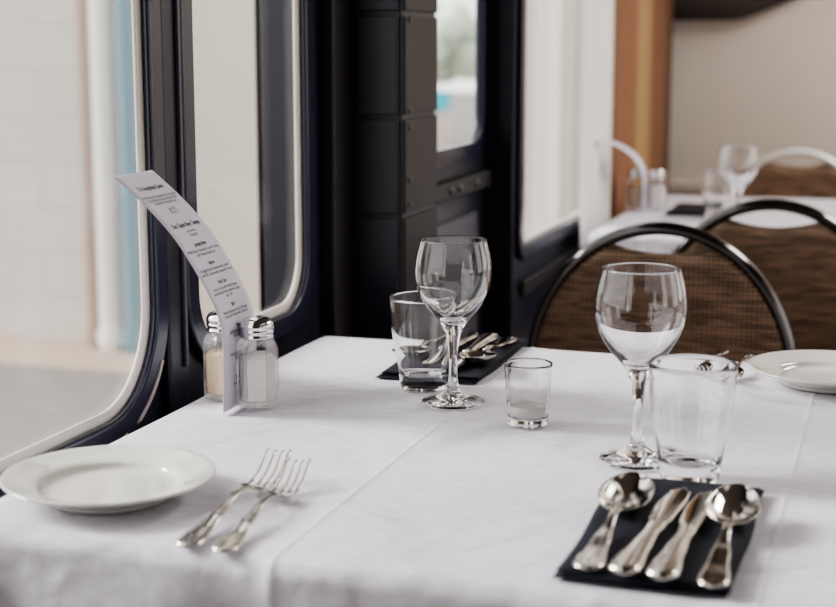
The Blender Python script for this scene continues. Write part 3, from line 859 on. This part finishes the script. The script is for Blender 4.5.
def make_knife(label, loc, rz, group):
    t = thing('table_knife', label, 'knife', loc, rz, group)
    hl = .112
    rows = handle_rows(hl, [(0, .0105), (.015, .0115), (.055, .0082), (.090, .0062), (.104, .0075), (hl, .0072)],
                       [(0, .0), (hl, .0)], .0045, crown=.0028)
    from_bm('handle', loft(rows), M['steel'], t, True)
    BL = .096; rows = []
    for i in range(31):
        q = i / 30; s = BL * q
        right = lerp_tab([(0, .0066), (.014, .0078), (.06, .0088), (.083, .0075), (.0961, .0010)], s)
        left = lerp_tab([(0, .0066), (.012, .0105), (.05, .0118), (.083, .0090), (.0961, .0010)], s)
        rows.append((hl + s, -left, right, (lambda v, q=q: .0042 + .0010 * (1 - v * v) * (1 - .5 * q)), .0018))
    from_bm('blade', loft(rows, 10), M['steel'], t, True)
    return t
def ang(a, b): return math.atan2(-(b[0] - a[0]), b[1] - a[1])
gc = 'cutlery on the near black napkin'
sp = make_spoon('steel spoon lying leftmost on the near black napkin', (-.1900, .962, NZ), ang((-.187, .949), (-.186, 1.16)), gc)
kn = make_knife('steel knife beside the left spoon on the near black napkin', (-.1650, .958, NZ), ang((-.162, .955), (-.149, 1.152)), gc)
dup(kn, (-.1390, .956, NZ), ang((-.136, .954), (-.1265, 1.176)), 'steel knife beside the right spoon on the near black napkin', gc)
dup(sp, (-.1045, .955, NZ), ang((-.1045, .960), (-.1075, 1.164)), 'steel spoon lying rightmost on the near black napkin', gc)
gc2 = 'cutlery on the far black napkin'
dup(sp, (-.4395, 1.735, NZ), PI, 'steel spoon nearest the candle glass on the napkin behind the middle wine glass', gc2)
dup(kn, (-.4650, 1.738, NZ), PI + .03, 'steel knife right of centre on the napkin behind the middle wine glass', gc2)
dup(kn, (-.4905, 1.740, NZ), PI + .02, 'steel knife left of centre on the napkin behind the middle wine glass', gc2)
dup(sp, (-.5160, 1.735, NZ), PI, 'steel spoon seen through the left tumbler on the far black napkin', gc2)
gk = 'forks beside the left plate'
fk = make_fork('steel fork between the left plate and the other fork, lying further left', (-.4800, .938, Z0 + .0004), ang((-.480, .946), (-.490, 1.149)), gk, .97)
dup(fk, (-.4500, .936, Z0 + .0004), ang((-.452, .941), (-.466, 1.12)), 'steel fork on the right of the pair beside the left plate', gk, (.90,) * 3)
dup(fk, (-.1545, 1.755, Z0 + .0004), PI - .06, 'fork with tines toward the camera just left of the right plate', 'forks beside the right plate', (.78, .78, .78))
dup(fk, (-.1900, 1.775, Z0 + .0004), PI - .04, 'fork seen through the rim of the large tumbler, left of the other fork', 'forks beside the right plate', (.78, .78, .78))

# ------------------------------------------------------------------ chairs
def make_chair(label, loc, rz, group):
    """origin on the floor below the backrest; the sitter faces local -Y"""
    t = thing('dining_chair', label, 'chair', loc, rz, group)
    a, bb = .195, .225; zc = T - .135; r = .0125
    arch = [(-.165, .01, 0), (-.175, .01, .30), (-.182, 0, .46)] + [(-a + .006 * (1 - k / 4), 0, .46 + (zc - .46) * k / 4) for k in range(1, 4)]
    arch += [(-a * math.cos(PI * k / 40), 0, zc + bb * math.sin(PI * k / 40)) for k in range(41)]
    arch += [(-x, y, z) for x, y, z in arch[5::-1]]
    tube('back_frame', arch, r * .78, M['frame_chrome'], t, 16, rx=r * 1.15)
    for sx in (-1, 1):
        tube('leg', [(sx * .185, -.40, 0), (sx * .185, -.39, .22), (sx * .183, -.385, .42)], .011, M['frame_chrome'], t, 12)
    tube('seat_frame', [(-.178, .01, .425), (-.185, -.385, .425), (.185, -.385, .425), (.178, .01, .425)], .010, M['frame_chrome'], t, 12)
    bm = box_bm(bmesh.new(), -.205, .205, -.42, -.02, 0.425, .475, .022, 4); from_bm('seat', bm, M['weave'], t, True)
    # padded back: outline inside the arch, dipping at the top to leave the grip opening
    ai, bi = a - .006, bb - .006; half = .077; dip = .013; zj = zc + bi * math.sqrt(1 - (half / ai) ** 2)
    V, F = [], []; nx, nz = 48, 30
    def ztop(x):
        ze = zc + bi * math.sqrt(max(0, 1 - (x / ai) ** 2))
        if abs(x) < half:
            return zj - dip * (1 - (x / half) ** 2)
        return ze
    zb = .53
    for side in (-1, 1):
        for i in range(nx + 1):
            th = -PI / 2 + PI * i / nx; x = ai * math.sin(th)
            zt = ztop(x)
            for j in range(nz + 1):
                v = j / nz; z = zb + (zt - zb) * v
                e = min(1, (ai - abs(x)) / .02) ; e2 = min(1, (1 - v) * (zt - zb) / .015, v * (zt - zb) / .015 + .1)
                bul = .006 + .012 * math.sqrt(max(0, 1 - (1 - max(0, e)) ** 2)) * math.sqrt(max(0, 1 - (1 - max(0, e2)) ** 2))
                V.append((x, side * bul, z))
    N = (nx + 1) * (nz + 1)
    for sd in (0, 1):
        for i in range(nx):
            for j in range(nz):
                q = sd * N + i * (nz + 1) + j; F.append((q, q + nz + 1, q + nz + 2, q + 1))
    rim = [i * (nz + 1) for i in range(nx + 1)] + [nx * (nz + 1) + j for j in range(1, nz + 1)] + [i * (nz + 1) + nz for i in range(nx - 1, -1, -1)] + [j for j in range(nz - 1, 0, -1)]
    for k in range(len(rim)):
        p, q = rim[k], rim[(k + 1) % len(rim)]; F.append((p, q, q + N, p + N))
    mesh('backrest', V, F, M['weave'], t)
    return t
gch = 'round backed woven chairs with chrome frames'
ch = make_chair('round backed brown woven chair pushed in directly behind the near table', (-.330, 2.20, .005), 0, gch)
dup(ch, (-.196, 2.52, .012), PI, 'round backed brown woven chair seen from behind, between the two tables', gch)
far = dup(ch, (-.250, 3.95, .0), 0, 'farthest brown chair with chrome arch painted as bright as a window reflection at the far end of the second table', gch, (.96, 1, 1.0))

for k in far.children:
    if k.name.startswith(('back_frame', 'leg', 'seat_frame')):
        k.data = k.data.copy(); k.data.materials[0] = M['window_lit_chrome']  # far frame painted bright to show a window reflection

# ------------------------------------------------------------------ light
w = bpy.data.worlds.new('world'); bpy.context.scene.world = w; w.use_nodes = True
bg = w.node_tree.nodes['Background']; bg.inputs['Color'].default_value = (1.0, .985, .97, 1); bg.inputs['Strength'].default_value = 2.2
sun = bpy.data.lights.new('sun', 'SUN'); sun.energy = 5.5; sun.angle = math.radians(20); sun.color = (1, .98, .96)
so = bpy.data.objects.new('sun', sun); C.objects.link(so)
d = Vector((.80, .06, -.42)); so.rotation_euler = d.to_track_quat('-Z', 'Y').to_euler()
def area(name, loc, target, sx, sy, e, col=(1, 1, 1)):
    l = bpy.data.lights.new(name, 'AREA'); l.shape = 'RECTANGLE'; l.size = sx; l.size_y = sy; l.energy = e; l.color = col
    o = bpy.data.objects.new(name, l); C.objects.link(o); o.location = loc
    o.rotation_euler = (Vector(target) - Vector(loc)).to_track_quat('-Z', 'Y').to_euler(); return o
area('overhead_fill', (.9, .9, ZC - .04), (.9, .9, 0), .5, 1.6, 2, (1, .96, .93))  # added overhead fill, no fitting in view
area('overhead_fill', (.9, 3.2, ZC - .04), (.9, 3.2, 0), .5, 1.6, 46, (1, .96, .92))  # added fill, brightens the end wall and far table

sc = bpy.context.scene
sc.view_settings.view_transform = 'AgX'
sc.view_settings.look = 'AgX - Medium High Contrast'
sc.view_settings.exposure = .03
sc.cycles.use_denoising = True
sc.cycles.max_bounces = 16; sc.cycles.transmission_bounces = 14; sc.cycles.transparent_max_bounces = 12
sc.cycles.sample_clamp_indirect = 6
